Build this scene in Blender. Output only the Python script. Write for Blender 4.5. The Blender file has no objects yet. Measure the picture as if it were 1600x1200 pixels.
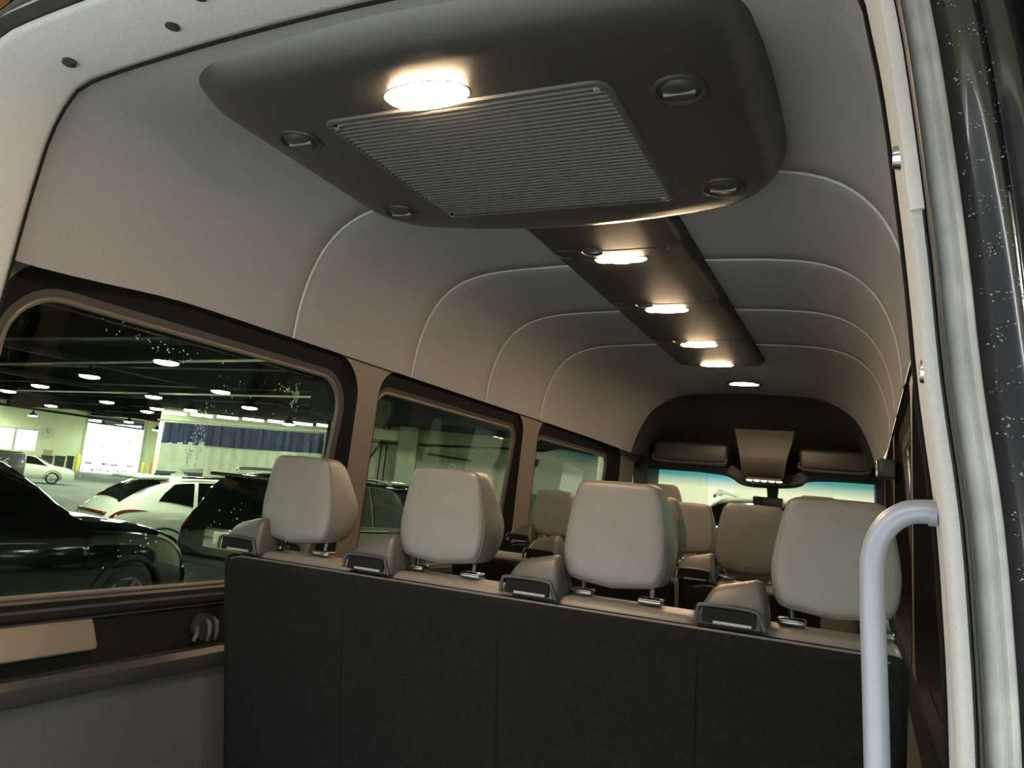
import bpy, bmesh, math, random
from mathutils import Vector, Matrix
random.seed(7)
R = math.radians
SC = bpy.context.scene
COL = SC.collection

# ------------------------------------------------------------------ camera, world, exposure
CAM = Vector((0.76, 0.0, 1.08))
cd = bpy.data.cameras.new('camera')
cd.sensor_fit = 'HORIZONTAL'; cd.sensor_width = 36.0; cd.lens = 27.0
cd.clip_start = 0.02; cd.clip_end = 500
cam = bpy.data.objects.new('camera', cd); COL.objects.link(cam)
right = Vector((0.90564, 0.41367, 0.09322)); down = Vector((0.02378, 0.16994, -0.98517)); fwd = Vector((-0.42338, 0.89442, 0.14407))
m3 = Matrix((right, -down, -fwd)).transposed()
cam.matrix_world = Matrix.Translation(CAM) @ m3.to_4x4()
SC.camera = cam

w = bpy.data.worlds.new('world'); SC.world = w; w.use_nodes = True
bg = w.node_tree.nodes['Background']
bg.inputs[0].default_value = (0.93, 0.97, 1.0, 1); bg.inputs[1].default_value = 11.5

SC.view_settings.view_transform = 'Standard'
SC.view_settings.look = 'None'
SC.view_settings.gamma = 1.0
SC.view_settings.use_curve_mapping = False
SC.view_settings.exposure = 0.0

GLAMP = 370.0      # garage lamps
VLAMP = 330.0       # van lamps

# ------------------------------------------------------------------ materials
MATS = {}
def mat(name, col, rough=0.6, metal=0.0, bump=0.0, bscale=400.0, var=0.0, vscale=6.0, spec=0.5, coat=0.0, sheen=0.0):
    m = bpy.data.materials.new(name); m.use_nodes = True
    nt = m.node_tree; p = nt.nodes['Principled BSDF']
    p.inputs['Base Color'].default_value = (*col, 1); p.inputs['Roughness'].default_value = rough
    p.inputs['Metallic'].default_value = metal; p.inputs['Specular IOR Level'].default_value = spec
    p.inputs['Coat Weight'].default_value = coat; p.inputs['Coat Roughness'].default_value = 0.05
    p.inputs['Sheen Weight'].default_value = sheen
    tc = nt.nodes.new('ShaderNodeTexCoord')
    if bump:
        n = nt.nodes.new('ShaderNodeTexNoise'); n.inputs['Scale'].default_value = bscale; n.inputs['Detail'].default_value = 3
        b = nt.nodes.new('ShaderNodeBump'); b.inputs['Strength'].default_value = bump; b.inputs['Distance'].default_value = 0.002
        nt.links.new(tc.outputs['Object'], n.inputs['Vector']); nt.links.new(n.outputs['Fac'], b.inputs['Height'])
        nt.links.new(b.outputs['Normal'], p.inputs['Normal'])
    if var:
        n2 = nt.nodes.new('ShaderNodeTexNoise'); n2.inputs['Scale'].default_value = vscale; n2.inputs['Detail'].default_value = 5
        mr = nt.nodes.new('ShaderNodeMapRange'); mr.inputs[1].default_value = .3; mr.inputs[2].default_value = .7
        mr.inputs[3].default_value = 1 - var; mr.inputs[4].default_value = 1 + var
        mx = nt.nodes.new('ShaderNodeVectorMath'); mx.operation = 'SCALE'; mx.inputs[0].default_value = col
        nt.links.new(tc.outputs['Object'], n2.inputs['Vector']); nt.links.new(n2.outputs['Fac'], mr.inputs[0])
        nt.links.new(mr.outputs[0], mx.inputs['Scale']); nt.links.new(mx.outputs[0], p.inputs['Base Color'])
    MATS[name] = m
    return m
def emat(name, col, strength):
    m = bpy.data.materials.new(name); m.use_nodes = True; nt = m.node_tree
    nt.nodes.remove(nt.nodes['Principled BSDF'])
    e = nt.nodes.new('ShaderNodeEmission'); e.inputs[0].default_value = (*col, 1); e.inputs[1].default_value = strength
    nt.links.new(e.outputs[0], nt.nodes['Material Output'].inputs[0]); MATS[name] = m
    return m
def glassmat(name, tint, gloss=1.0, band=None):
    m = bpy.data.materials.new(name); m.use_nodes = True; nt = m.node_tree
    nt.nodes.remove(nt.nodes['Principled BSDF'])
    t = nt.nodes.new('ShaderNodeBsdfTransparent'); t.inputs[0].default_value = (*tint, 1)
    if band:   # tinted shade band printed along the top edge of the pane
        z0, z1, c = band
        tc = nt.nodes.new('ShaderNodeTexCoord'); sx = nt.nodes.new('ShaderNodeSeparateXYZ')
        mr = nt.nodes.new('ShaderNodeMapRange'); mr.inputs[1].default_value = z0; mr.inputs[2].default_value = z1
        mx = nt.nodes.new('ShaderNodeMix'); mx.data_type = 'RGBA'
        mx.inputs[6].default_value = (*tint, 1); mx.inputs[7].default_value = (*c, 1)
        nt.links.new(tc.outputs['Object'], sx.inputs[0]); nt.links.new(sx.outputs[2], mr.inputs[0])
        nt.links.new(mr.outputs[0], mx.inputs[0]); nt.links.new(mx.outputs[2], t.inputs[0])
    g = nt.nodes.new('ShaderNodeBsdfGlossy'); g.inputs['Roughness'].default_value = 0.0
    g.inputs[0].default_value = (gloss, gloss, gloss, 1)
    lw = nt.nodes.new('ShaderNodeLayerWeight'); pw_ = nt.nodes.new('ShaderNodeMath'); pw_.operation = 'POWER'; pw_.inputs[1].default_value = 5.0
    lw.inputs[0].default_value = 0.5
    f = nt.nodes.new('ShaderNodeMapRange'); f.inputs[3].default_value = 0.04; f.inputs[4].default_value = 1.0
    nt.links.new(lw.outputs['Facing'], pw_.inputs[0]); nt.links.new(pw_.outputs[0], f.inputs[0])
    mix = nt.nodes.new('ShaderNodeMixShader')
    nt.links.new(f.outputs[0], mix.inputs[0]); nt.links.new(t.outputs[0], mix.inputs[1]); nt.links.new(g.outputs[0], mix.inputs[2])
    nt.links.new(mix.outputs[0], nt.nodes['Material Output'].inputs[0]); MATS[name] = m
    return m

mat('headliner', (.23, .23, .238), .95, bump=.6, bscale=600, var=.09, vscale=380, spec=.15)
mat('piping', (.42, .42, .41), .7)
mat('frame_grey', (.35, .35, .335), .8, bump=.5, bscale=420, var=.05, vscale=300)
mat('frame_light', (.45, .43, .40), .55, bump=.1, bscale=200)
mat('seal', (.26, .26, .245), .7, bump=.3, bscale=120, var=.2, vscale=25)
mat('seal_dark', (.02, .02, .02), .45)
mat('black_plastic', (.022, .021, .02), .42, bump=.15, bscale=900)
mat('trim_black', (.006, .0057, .0055), .75, spec=.12, bump=.15, bscale=900)
mat('console_plastic', (.020, .019, .0175), .6, bump=.15, bscale=900, spec=.35)
mat('slat_plastic', (.040, .038, .035), .45)
mat('guide_plastic', (.058, .055, .05), .45, bump=.12, bscale=800)
mat('water_dim', (.10, .10, .10), .05, spec=1.0, coat=1.0)
mat('dark_plastic', (.05, .047, .044), .5, bump=.15, bscale=900)
mat('brown_plastic', (.105, .09, .078), .55, bump=.15, bscale=900)
mat('grey_plastic', (.16, .155, .145), .45, bump=.12, bscale=800)
mat('unit_plastic', (.020, .0195, .018), .36, bump=.15, bscale=900, spec=1.0)
mat('carpet_black', (.0095, .0095, .009), .95, bump=.8, bscale=500, var=.3, vscale=120, spec=.05)
mat('panel_grey', (.045, .043, .040), .9, bump=.5, bscale=500, var=.06, vscale=60)
mat('leather', (.135, .127, .113), .46, bump=.18, bscale=500, var=.05, vscale=20)
mat('leather_dark', (.075, .068, .06), .45, bump=.18, bscale=500)
mat('post_metal', (.30, .29, .28), .22, 1.0)
mat('chrome', (.75, .74, .72), .15, 1.0)
mat('silver_paint', (.21, .22, .25), .38, .15, bump=.05, bscale=300)
mat('floor_vinyl', (.05, .05, .05), .7, bump=.3, bscale=200)
mat('gasket', (.10, .085, .07), .4)
mat('red_plastic', (.6, .03, .03), .35)
mat('white_paper', (.75, .78, .74), .8)
mat('black_paint', (.006, .006, .007), .08, coat=1.0)
mat('wet_black', (.008, .008, .009), .2, coat=1.0, spec=.5, bump=.05, bscale=60)
mat('white_paint', (.70, .72, .62), .2, coat=.8)
mat('grey_paint', (.10, .105, .10), .3, coat=.5)
mat('car_glass', (.004, .005, .005), .05, spec=.25)
mat('tyre', (.015, .015, .015), .8, bump=.2, bscale=60)
mat('rim', (.35, .35, .36), .3, .8)
mat('tail_red', (.12, .01, .008), .15, coat=1.0)
mat('lamp_clear', (.55, .55, .5), .1, coat=1.0)
mat('amber', (.55, .22, .03), .25)
mat('plate', (.62, .62, .42), .5, var=.25, vscale=25)
mat('water', (.80, .82, .80), .05, spec=1.0, coat=1.0)
_nt = MATS['water'].node_tree; _tr = _nt.nodes.new('ShaderNodeBsdfTranslucent'); _mx = _nt.nodes.new('ShaderNodeMixShader'); _mx.inputs[0].default_value = .7
_nt.links.new(_nt.nodes['Principled BSDF'].outputs[0], _mx.inputs[1]); _nt.links.new(_tr.outputs[0], _mx.inputs[2]); _nt.links.new(_mx.outputs[0], _nt.nodes['Material Output'].inputs[0])
mat('concrete', (.15, .16, .135), .8, bump=.2, bscale=20, var=.18, vscale=1.2, spec=.15)
mat('wall_cream', (.70, .73, .52), .85, var=.05, vscale=.8)
mat('wall_white', (.74, .73, .58), .85, var=.03, vscale=.8)
mat('wall_green', (.42, .45, .33), .85, var=.08, vscale=.9)
mat('wood_deck', (.50, .22, .07), .7, var=.3, vscale=2.0)
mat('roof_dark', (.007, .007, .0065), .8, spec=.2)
mat('steel_dark', (.012, .012, .011), .8, spec=.08)
mat('steel_light', (.30, .30, .27), .5)
mat('pipe_white', (.55, .56, .48), .5)
mat('curtain_blue', (.018, .026, .075), .7, var=.3, vscale=2)
mat('vinyl', (.36, .38, .29), .35, var=.12, vscale=1.5)
mat('yellow', (.75, .62, .05), .5)
mat('orange', (.70, .25, .10), .5)
mat('bin_dark', (.03, .035, .035), .6)
mat('card', (.45, .33, .18), .8)
mat('pavement', (.42, .42, .41), .9, var=.1, vscale=2)
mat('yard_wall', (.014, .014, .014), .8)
mat('wall_shade', (.10, .11, .08), .85, var=.1, vscale=.9)  # darkened copy of wall_green, the shade is put into the colour
mat('armrest', (.115, .088, .062), .6, bump=.15, bscale=900)
mat('white_wall2', (.8, .8, .75), .7)
mat('far_car', (.25, .28, .28), .3, coat=.5)
emat('garage_lamp', (1, 1, .86), GLAMP)
emat('tube_lamp', (1, 1, .80), 14)
emat('van_lamp', (1.0, .70, .42), VLAMP)
emat('cab_lamp', (1.0, .80, .55), 12)
emat('daylight_pane', (.95, 1, .97), 4)
glassmat('window_glass', (.74, .82, .74))
glassmat('windshield_glass', (.88, .94, .86), band=(1.29, 1.385, (.08, .36, .48)))

# ------------------------------------------------------------------ helpers
def setp(o, label=None, cat=None, group=None, kind=None):
    if label: o['label'] = label
    if cat: o['category'] = cat
    if group: o['group'] = group
    if kind: o['kind'] = kind
    return o
def finish(me, name, m, parent, smooth=None):
    me.materials.append(MATS[m])
    if smooth is not None:
        me.polygons.foreach_set('use_smooth', [True] * len(me.polygons))
        if smooth < 179: me.set_sharp_from_angle(angle=R(smooth))
    o = bpy.data.objects.new(name, me); COL.objects.link(o)
    if parent: o.parent = parent
    return o
def raw(name, v, f, m, parent=None, smooth=None):
    me = bpy.data.meshes.new(name); me.from_pydata([tuple(p) for p in v], [], f); me.validate(); me.update()
    bm = bmesh.new(); bm.from_mesh(me); bmesh.ops.recalc_face_normals(bm, faces=bm.faces); bm.to_mesh(me); bm.free()
    return finish(me, name, m, parent, smooth)
def empty(name, loc=(0, 0, 0), rz=0, label=None, cat=None, group=None, kind=None, rot=None):
    o = bpy.data.objects.new(name, None); COL.objects.link(o); o.location = loc
    o.rotation_euler = rot if rot else (0, 0, rz); o.empty_display_size = .1
    return setp(o, label, cat, group, kind)
class MB:
    def __init__(s): s.v = []; s.f = []
    def add(s, v, f):
        n = len(s.v); s.v += [tuple(p) for p in v]; s.f += [tuple(i + n for i in q) for q in f]; return s
    def box(s, x0, x1, y0, y1, z0, z1):
        v = [(x0, y0, z0), (x1, y0, z0), (x1, y1, z0), (x0, y1, z0), (x0, y0, z1), (x1, y0, z1), (x1, y1, z1), (x0, y1, z1)]
        return s.add(v, [(0, 3, 2, 1), (4, 5, 6, 7), (0, 1, 5, 4), (1, 2, 6, 5), (2, 3, 7, 6), (3, 0, 4, 7)])
    def loft(s, rings, closed=True, cap0=False, cap1=False, loop=False):
        n = len(rings[0]); v = [p for r in rings for p in r]; f = []
        nr = len(rings)
        for i in range(nr if loop else nr - 1):
            a = i * n; b = ((i + 1) % nr) * n
            for j in range(n if closed else n - 1):
                k = (j + 1) % n; f.append((a + j, a + k, b + k, b + j))
        if cap0: f.append(tuple(range(n))[::-1])
        if cap1: f.append(tuple((nr - 1) * n + i for i in range(n)))
        return s.add(v, f)
    def tube(s, pts, r, n=8, closed=False, caps=True):
        pts = [Vector(p) for p in pts]; N = len(pts); rings = []
        up = None
        for i in range(N):
            if closed: t = pts[(i + 1) % N] - pts[i - 1]
            else: t = pts[min(i + 1, N - 1)] - pts[max(i - 1, 0)]
            t.normalize()
            if up is None:
                up = Vector((0, 0, 1)) if abs(t.z) < .9 else Vector((1, 0, 0))
            a = t.cross(up).normalized(); b = a.cross(t).normalized(); up = b
            rr = r[i] if isinstance(r, (list, tuple)) else r
            rings.append([pts[i] + a * (rr * math.cos(2 * math.pi * k / n)) + b * (rr * math.sin(2 * math.pi * k / n)) for k in range(n)])
        return s.loft(rings, True, caps and not closed, caps and not closed, closed)
    def cyl(s, a, b, r, n=12, r2=None): return s.tube([a, b], [r, r if r2 is None else r2], n)
    def build(s, name, m, parent=None, smooth=None): return raw(name, s.v, s.f, m, parent, smooth)
def rbox(name, x0, x1, y0, y1, z0, z1, r, m, parent=None, fn=None, seg=3, smooth=50):
    bm = bmesh.new(); bmesh.ops.create_cube(bm, size=1)
    for v in bm.verts:
        v.co = Vector(((x0 + x1) / 2 + v.co.x * (x1 - x0), (y0 + y1) / 2 + v.co.y * (y1 - y0), (z0 + z1) / 2 + v.co.z * (z1 - z0)))
    bmesh.ops.bevel(bm, geom=list(bm.edges), offset=min(r, .49 * min(x1 - x0, y1 - y0, z1 - z0)), segments=seg, profile=.5, affect='EDGES')
    if fn:
        for v in bm.verts: v.co = Vector(fn(v.co))
    me = bpy.data.meshes.new(name); bm.to_mesh(me); bm.free()
    return finish(me, name, m, parent, smooth)
def rrect(x0, x1, y0, y1, r, n=6):
    r = min(r, (x1 - x0) / 2 - 1e-4, (y1 - y0) / 2 - 1e-4); out = []
    for cx, cy, a in ((x1 - r, y1 - r, 0), (x0 + r, y1 - r, 90), (x0 + r, y0 + r, 180), (x1 - r, y0 + r, 270)):
        for k in range(n + 1):
            t = R(a + 90 * k / n); out.append((cx + r * math.cos(t), cy + r * math.sin(t)))
    return out
def catmull(p, n=6):
    out = []; N = len(p)
    for i in range(N - 1):
        p0 = p[max(i - 1, 0)]; p1 = p[i]; p2 = p[i + 1]; p3 = p[min(i + 2, N - 1)]
        for k in range(n):
            t = k / n
            out.append(tuple(.5 * ((2 * b) + (-a + c) * t + (2 * a - 5 * b + 4 * c - d) * t * t + (-a + 3 * b - 3 * c + d) * t ** 3) for a, b, c, d in zip(p0, p1, p2, p3)))
    out.append(tuple(p[-1])); return out
def lerp(a, b, t): return a + (b - a) * t
def resample(p, n):
    d = [0]
    for a, b in zip(p, p[1:]): d.append(d[-1] + math.dist(a, b))
    out = []; j = 0
    for i in range(n):
        s = d[-1] * i / (n - 1)
        while j < len(p) - 2 and d[j + 1] < s: j += 1
        t = 0 if d[j + 1] == d[j] else (s - d[j]) / (d[j + 1] - d[j])
        out.append(tuple(lerp(a, b, t) for a, b in zip(p[j], p[j + 1])))
    return out
def holed(name, outer, holes, thick, fn, m, parent=None, smooth=None, bevel=0.0):
    """flat sheet in 2D (u,v) with holes, given depth, then mapped by fn(u,v,w)."""
    cu = bpy.data.curves.new('tmp', 'CURVE'); cu.dimensions = '2D'; cu.fill_mode = 'BOTH'; cu.extrude = thick / 2
    if bevel: cu.bevel_depth = bevel; cu.bevel_resolution = 1; cu.offset = -bevel
    for loop in [outer] + holes:
        sp = cu.splines.new('POLY'); sp.points.add(len(loop) - 1); sp.use_cyclic_u = True
        for q, p in zip(sp.points, loop): q.co = (p[0], p[1], 0, 1)
    o = bpy.data.objects.new('tmp', cu); COL.objects.link(o); bpy.context.view_layer.update()
    me = bpy.data.meshes.new_from_object(o.evaluated_get(bpy.context.evaluated_depsgraph_get()))
    bpy.data.objects.remove(o); bpy.data.curves.remove(cu)
    me.name = name; me.materials.clear()
    for v in me.vertices: v.co = Vector(fn(v.co.x, v.co.y, v.co.z))
    bm = bmesh.new(); bm.from_mesh(me); bmesh.ops.remove_doubles(bm, verts=bm.verts, dist=1e-5)
    bmesh.ops.recalc_face_normals(bm, faces=bm.faces); bm.to_mesh(me); bm.free()
    return finish(me, name, m, parent, smooth)
def text(name, s, size, m, parent, mw):
    cu = bpy.data.curves.new('tmp', 'FONT'); cu.body = s; cu.size = size; cu.extrude = .002; cu.align_x = 'CENTER'; cu.shear = .35
    o = bpy.data.objects.new('tmp', cu); COL.objects.link(o); bpy.context.view_layer.update()
    me = bpy.data.meshes.new_from_object(o.evaluated_get(bpy.context.evaluated_depsgraph_get()))
    bpy.data.objects.remove(o); bpy.data.curves.remove(cu); me.transform(mw); me.materials.clear()
    return finish(me, name, m, parent)
def copy_tree(o, parent=None):
    c = o.copy(); COL.objects.link(c); c.parent = parent
    for ch in o.children: copy_tree(ch, c)
    return c

# ================================================================== THE VAN SHELL
MAINP = [(.845, 1.495), (.838, 1.58), (.815, 1.68), (.77, 1.775), (.70, 1.845), (.61, 1.885), (.48, 1.905), (.25, 1.915), (0, 1.92)]
REARP = [(.812, 1.455), (.80, 1.56), (.785, 1.65), (.765, 1.735), (.715, 1.79), (.645, 1.815), (.48, 1.83), (.25, 1.84), (0, 1.845)]
FRNTP = [(.80, 1.47), (.775, 1.56), (.74, 1.65), (.68, 1.76), (.60, 1.83), (.50, 1.885), (.38, 1.91), (.2, 1.92), (0, 1.925)]
NH = 33
def half(p): return resample(catmull(p, 6), NH)
HM, HR, HF = half(MAINP), half(REARP), half(FRNTP)
def roof_ring(y, off=0.0):
    if y < 1.45:
        t = max(0, min(1, (y - .9) / .55)); t = t * t * (3 - 2 * t); h = [tuple(lerp(a, b, t) for a, b in zip(p, q)) for p, q in zip(HR, HM)]
    elif y > 4.1:
        t = max(0, min(1, (y - 4.1) / 1.3)); t = t * t; h = [tuple(lerp(a, b, t) for a, b in zip(p, q)) for p, q in zip(HM, HF)]
    else: h = HM
    h = [(x * (1 + off), lerp(z, z + off, max(0, (z - 1.4) / .5))) for x, z in h]
    full = [(-x, y, z) for x, z in h] + [(x, y, z) for x, z in h[-2::-1]]
    return full
ceiling = empty('ceiling', (0, 3, 1.9), kind='structure')
ceiling.location = (0, 0, 0)
setp(ceiling, 'grey padded fabric headliner of the van in arched panels')
SEAMS = [1.80, 2.48, 3.12, 3.78]
edges = [.90] + SEAMS + [5.42]
for i in range(len(edges) - 1):
    a, b = edges[i], edges[i + 1]
    n = max(4, int((b - a) / .08))
    rings = []
    ys = [a + (b - a) * k / n for k in range(n + 1)]
    if i > 0: ys = [a, a + .006] + ys[1:]
    if i < len(edges) - 2: ys = ys[:-1] + [b - .006, b]
    for y in ys:
        o = 0.0
        if (i > 0 and y == a) or (i < len(edges) - 2 and y == b): o = .006
        rings.append(roof_ring(y, o))
    MB().loft(rings, False).build('headliner_panel', 'headliner', ceiling, 60)
for y in SEAMS:
    MB().tube([(x * .9985, yy, z - .0005) for x, yy, z in roof_ring(y)], .0042, 6).build('seam_piping', 'piping', ceiling, 180)
# outer roof and body skin, so that no light leaks past the lining
roof = MB()
sk = [(1.0, .4), (.985, .74), (.96, 1.44), (.93, 1.62), (.86, 1.86), (.70, 1.98), (0, 2.04)]
sk2 = [(-x, z) for x, z in sk[2:]] + [(x, z) for x, z in sk[-2:1:-1]]
roof.loft([[(x, y, z) for x, z in sk2] for y in (.80, 3, 6.0)], False)
setp(roof.build('trim_1', 'black_paint', None, 60), 'black painted outer roof skin of the van', kind='structure')

def xw(z): return .875 - .02 * (z - .7) / .8
def xg(z): return .965 - .06 * (z - .75) / .67
WIN = [(.935, 2.175, .725, 1.497, .14, .985, 2.13, .752, 1.42, .115),
       (2.30, 3.60, .725, 1.497, .10, 2.335, 3.565, .752, 1.42, .075),
       (3.80, 5.345, .725, 1.497, .10, 3.85, 5.12, .752, 1.41, .075),
       (5.70, 6.30, .95, 1.43, .08, 5.75, 6.25, .98, 1.38, .06)]
def extr(name, prof, y0, y1, m, parent, smooth=50):
    return MB().loft([[(x, y0, z) for x, z in prof], [(x, y1, z) for x, z in prof]], True, True, True).build(name, m, parent, smooth)
wn = 0
for side, s in (('left', -1), ('right', 1)):
    wall = empty('wall_' + side, kind='structure')
    setp(wall, 'van side wall on the %s with grey lower panel, dark ledge and window pillars' % side)
    P = lambda l: [(s * x, z) for x, z in l]
    extr('lower_panel', P([(.86, 0), (.86, .55), (.90, .55), (.90, 0)]), .90, 5.6, 'panel_grey', wall)
    extr('ledge', P([(.862, .54), (.842, .548), (.836, .562), (.838, .586), (.85, .600), (.90, .604), (.90, .54)]), .90, 5.6, 'black_plastic', wall, 30)
    extr('side_trim', P([(.876, .600), (.884, .66), (.882, .70), (.874, .712), (.868, .722), (.872, .734), (.895, .736), (.905, .60)]), .90, 5.6, 'trim_black', wall, 30)
    rbox('armrest_pad', min(s * .842, s * .90), max(s * .842, s * .90), .91, 1.30, .640, .712, .012, 'armrest', wall,
         fn=lambda c: (c.x + s * .035 * max(0, (c.z - .645)) / .067 if abs(c.x) < .87 else c.x, c.y, c.z))
    holed('window_trim', [(.90, .71), (6.5, .71), (6.5, 1.53), (.90, 1.53)], [rrect(a, b, c, d, r, 8) for a, b, c, d, r, *_ in WIN], .012,
          lambda u, v, ww: (s * (xw(v) + .006 + ww), u, v), 'brown_plastic', wall)
    for k, (a, b, c, d, r, ga, gb, gc, gd, gr) in enumerate(WIN):
        wn += 1
        win = empty('window_%d' % wn, kind='structure')
        setp(win, '%s window in the %s wall of the van, dark framed' % (('rearmost', 'second', 'third', 'cab door')[k], side))
        o1 = rrect(a, b, c, d, r, 8); o2 = rrect(ga - .022, gb + .022, gc - .012, gd + .022, gr + .02, 8); o3 = rrect(ga, gb, gc, gd, gr, 8)
        r1 = [(s * (xw(v) - .002), u, v) for u, v in o1]
        r1b = [(s * (xw(v) + .012), lerp(u, u2, .12), lerp(v, v2, .12)) for (u, v), (u2, v2) in zip(o1, o2)]
        r2 = [(s * (xg(v) - .022), u, v) for u, v in o2]
        MB().loft([r1, r1b, r2]).build('reveal', 'trim_black', win, 40)
        r2a = [(s * (xg(v) - .022), u, v) for u, v in o2]; r3 = [(s * (xg(v) - .012), u, v) for u, v in o3]
        MB().loft([r2a, r3]).build('frame', 'dark_plastic', win, 40)
        MB().tube([(s * (xg(v) - .012), u, v) for u, v in o3], .0075, 8, closed=True).build('gasket', 'gasket', win, 180)
        o4 = rrect(ga - .01, gb + .01, gc - .008, gd + .01, gr, 8)
        MB().loft([[(s * (xg(v)), u, v) for u, v in o4], [(s * (xg(v) + .004), u, v) for u, v in o4]], True, True, True).build('pane', 'window_glass', win)
setp(MB().box(-.90, .90, .75, 6.2, -.04, 0).build('floor', 'floor_vinyl'), 'dark vinyl floor of the van', kind='structure')

# ------------------------------------------------------------------ rear door opening
OPN = [(.845, -.02), (.843, .6), (.836, .886), (.83, 1.0), (.822, 1.10), (.806, 1.22), (.792, 1.36), (.768, 1.55), (.752, 1.64), (.736, 1.71), (.70, 1.772), (.64, 1.806), (.4, 1.828), (.15, 1.84), (0, 1.842)]
oh = resample(catmull(OPN, 6), 60)
def ring_xz(off):
    n = len(oh); out = []
    for i, (x, z) in enumerate(oh):
        a = oh[max(i - 1, 0)]; b = oh[min(i + 1, n - 1)]; tx, tz = b[0] - a[0], b[1] - a[1]; L = math.hypot(tx, tz)
        out.append((x + tz / L * off, z - tx / L * off))
    return out
def rfull(off, y):
    h = ring_xz(off)
    f = lambda z: y(z) if callable(y) else y
    return [(-x, f(z), z) for x, z in h] + [(x, f(z), z) for x, z in h[-2::-1]]
yr = lambda z: .80 - .05 * max(0, min(1, (z - 1.70) / .1))
frame = empty('rear_door_frame', (0, .8, 0), label='grey textured frame around the rear door opening of the van', cat='door frame')
frame.location = (0, 0, 0)
MB().loft([rfull(.05, .915), rfull(.012, .912), rfull(.002, .905), rfull(0, .895), rfull(0, lambda z: yr(z) + .008), rfull(.003, lambda z: yr(z) + .002), rfull(.005, yr), rfull(.012, yr), rfull(.015, lambda z: yr(z) + .01)], False).build('reveal', 'frame_grey', frame, 50)
# raised light strip on the upper right jamb, its end near the middle of the jamb
h = ring_xz(.002); h2 = ring_xz(.014)
idx = [i for i, (x, z) in enumerate(oh) if 1.36 < z < 1.79 and x > .7]
MB().loft([[(h[i][0], yr(h[i][1]) - .0005, h[i][1]), (h[i][0], yr(h[i][1]) - .006, h[i][1]), (h2[i][0], yr(h2[i][1]) - .006, h2[i][1]), (h2[i][0], yr(h2[i][1]) - .0005, h2[i][1])] for i in idx], True, True, True).build('cover_strip', 'frame_light', frame, 40)
for x, y, z in ((-.62, .845, 0), (-.355, .845, 0), (-.245, .80, 0), (.15, .845, 0)):
    zz = [q for q in oh if True]
    zz = min(oh, key=lambda q: abs(q[0] - abs(x)) + (5 if q[1] < 1.75 else 0))[1]
    p = MB(); p.cyl((x, y, zz - .0035), (x, y, zz + .004), .0125, 16); p.cyl((x, y, zz - .006), (x, y, zz - .003), .008, 12)
    p.build('clip_plug', 'black_plastic', frame, 40)
for z in (1.455, 1.235):
    xx = min(oh, key=lambda q: abs(q[1] - z))[0]
    MB().tube([(xx - .004, yr(z) + .02, z), (xx + .004, yr(z) + .02, z)], [.011, .013], 14).build('screw', 'chrome', frame, 40)
MB().tube([(x, y, z) for x, y, z in rfull(-.001, .908)], .0032, 6).build('edge_gap', 'trim_black', frame, 180)
seal = MB()
prof = [(.0165, .012), (.018, -.004), (.024, -.013), (.031, -.015), (.035, -.010), (.038, -.013), (.043, -.010), (.046, .002), (.045, .014)]
seal.loft([rfull(o, (lambda d: (lambda z: yr(z) + d))(d)) for o, d in prof], False)
sl_ = seal.build('door_seal', 'seal', None, 50)
MB().loft([rfull(o, (lambda d: (lambda z: yr(z) + d))(d)) for o, d in ((.0155, .004), (.0150, -.024), (.0165, -.027), (.0180, -.024), (.0180, .004))], False).build('inner_lip', 'seal_dark', sl_, 60)
setp(sl_, 'ribbed rubber seal running around the rear door opening', 'seal')
gap = MB().loft([rfull(.013, lambda z: yr(z) + .03), rfull(.018, lambda z: yr(z) + .028)], False).build('seal_gap', 'seal_dark', bpy.data.objects['door_seal'])
jamb = empty('rear_body_jamb', label='wet black painted body edge outside the rear door seal', cat='van body')
MB().loft([rfull(o, (lambda d: (lambda z: yr(z) + d))(d)) for o, d in ((.043, .02), (.048, .012), (.060, .004), (.072, .0), (.084, .004), (.092, .02), (.096, .05), (.102, .06), (.114, .055), (.13, .06), (.15, .09), (.17, .15))], False).build('jamb_panel', 'wet_black', jamb, 50)
dv = MB(); drops = MB()
def drop(mb, c, n, r, h):
    n = Vector(n).normalized(); a = n.orthogonal().normalized(); b = n.cross(a); c = Vector(c)
    rings = [[c + (a * math.cos(2 * math.pi * k / 7) + b * math.sin(2 * math.pi * k / 7)) * (r * q) + n * (h * t) for k in range(7)] for q, t in ((1, 0), (.8, .6), (.35, .95))]
    mb.loft(rings, True, False, True)
for k in range(800):
    z = random.uniform(.55, 1.75); i = min(range(len(oh)), key=lambda i: abs(oh[i][1] - z)); o = random.uniform(.052, .088)
    x, zz = ring_xz(o)[i]; zz += random.uniform(-.012, .012)
    r = random.choice((.0005, .0006, .0007, .0009, .0012))
    drop(drops, (x, yr(zz) + .004 - .004 * max(0, 1 - abs(o - .072) / .012), zz), (-.15, -1, 0), r, r * .8)
setp(drops.build('water_drops', 'water_dim', jamb, 180), kind='stuff')

# grab handle on the right jamb
hp = catmull([(.8215, .862, 1.102), (.815, .862, 1.103), (.795, .862, 1.100), (.777, .862, 1.085), (.767, .862, 1.060), (.766, .862, 1.02), (.772, .862, .90), (.778, .862, .75), (.779, .862, .58), (.784, .862, .545), (.80, .862, .52), (.841, .862, .512)], 6)
hd = empty('grab_handle', (.8, .862, .5), label='silver tubular grab handle on the right rear jamb', cat='grab handle')
hd.location = (0, 0, 0)
MB().tube(hp, .0118, 16).build('tube', 'silver_paint', hd, 180)
for z, x in ((1.102, .828), (.512, .84)):
    MB().cyl((x - .014, .862, z), (x - .007, .862, z), .0128, 18).build('mounting_collar', 'silver_paint', hd, 40)

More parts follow.
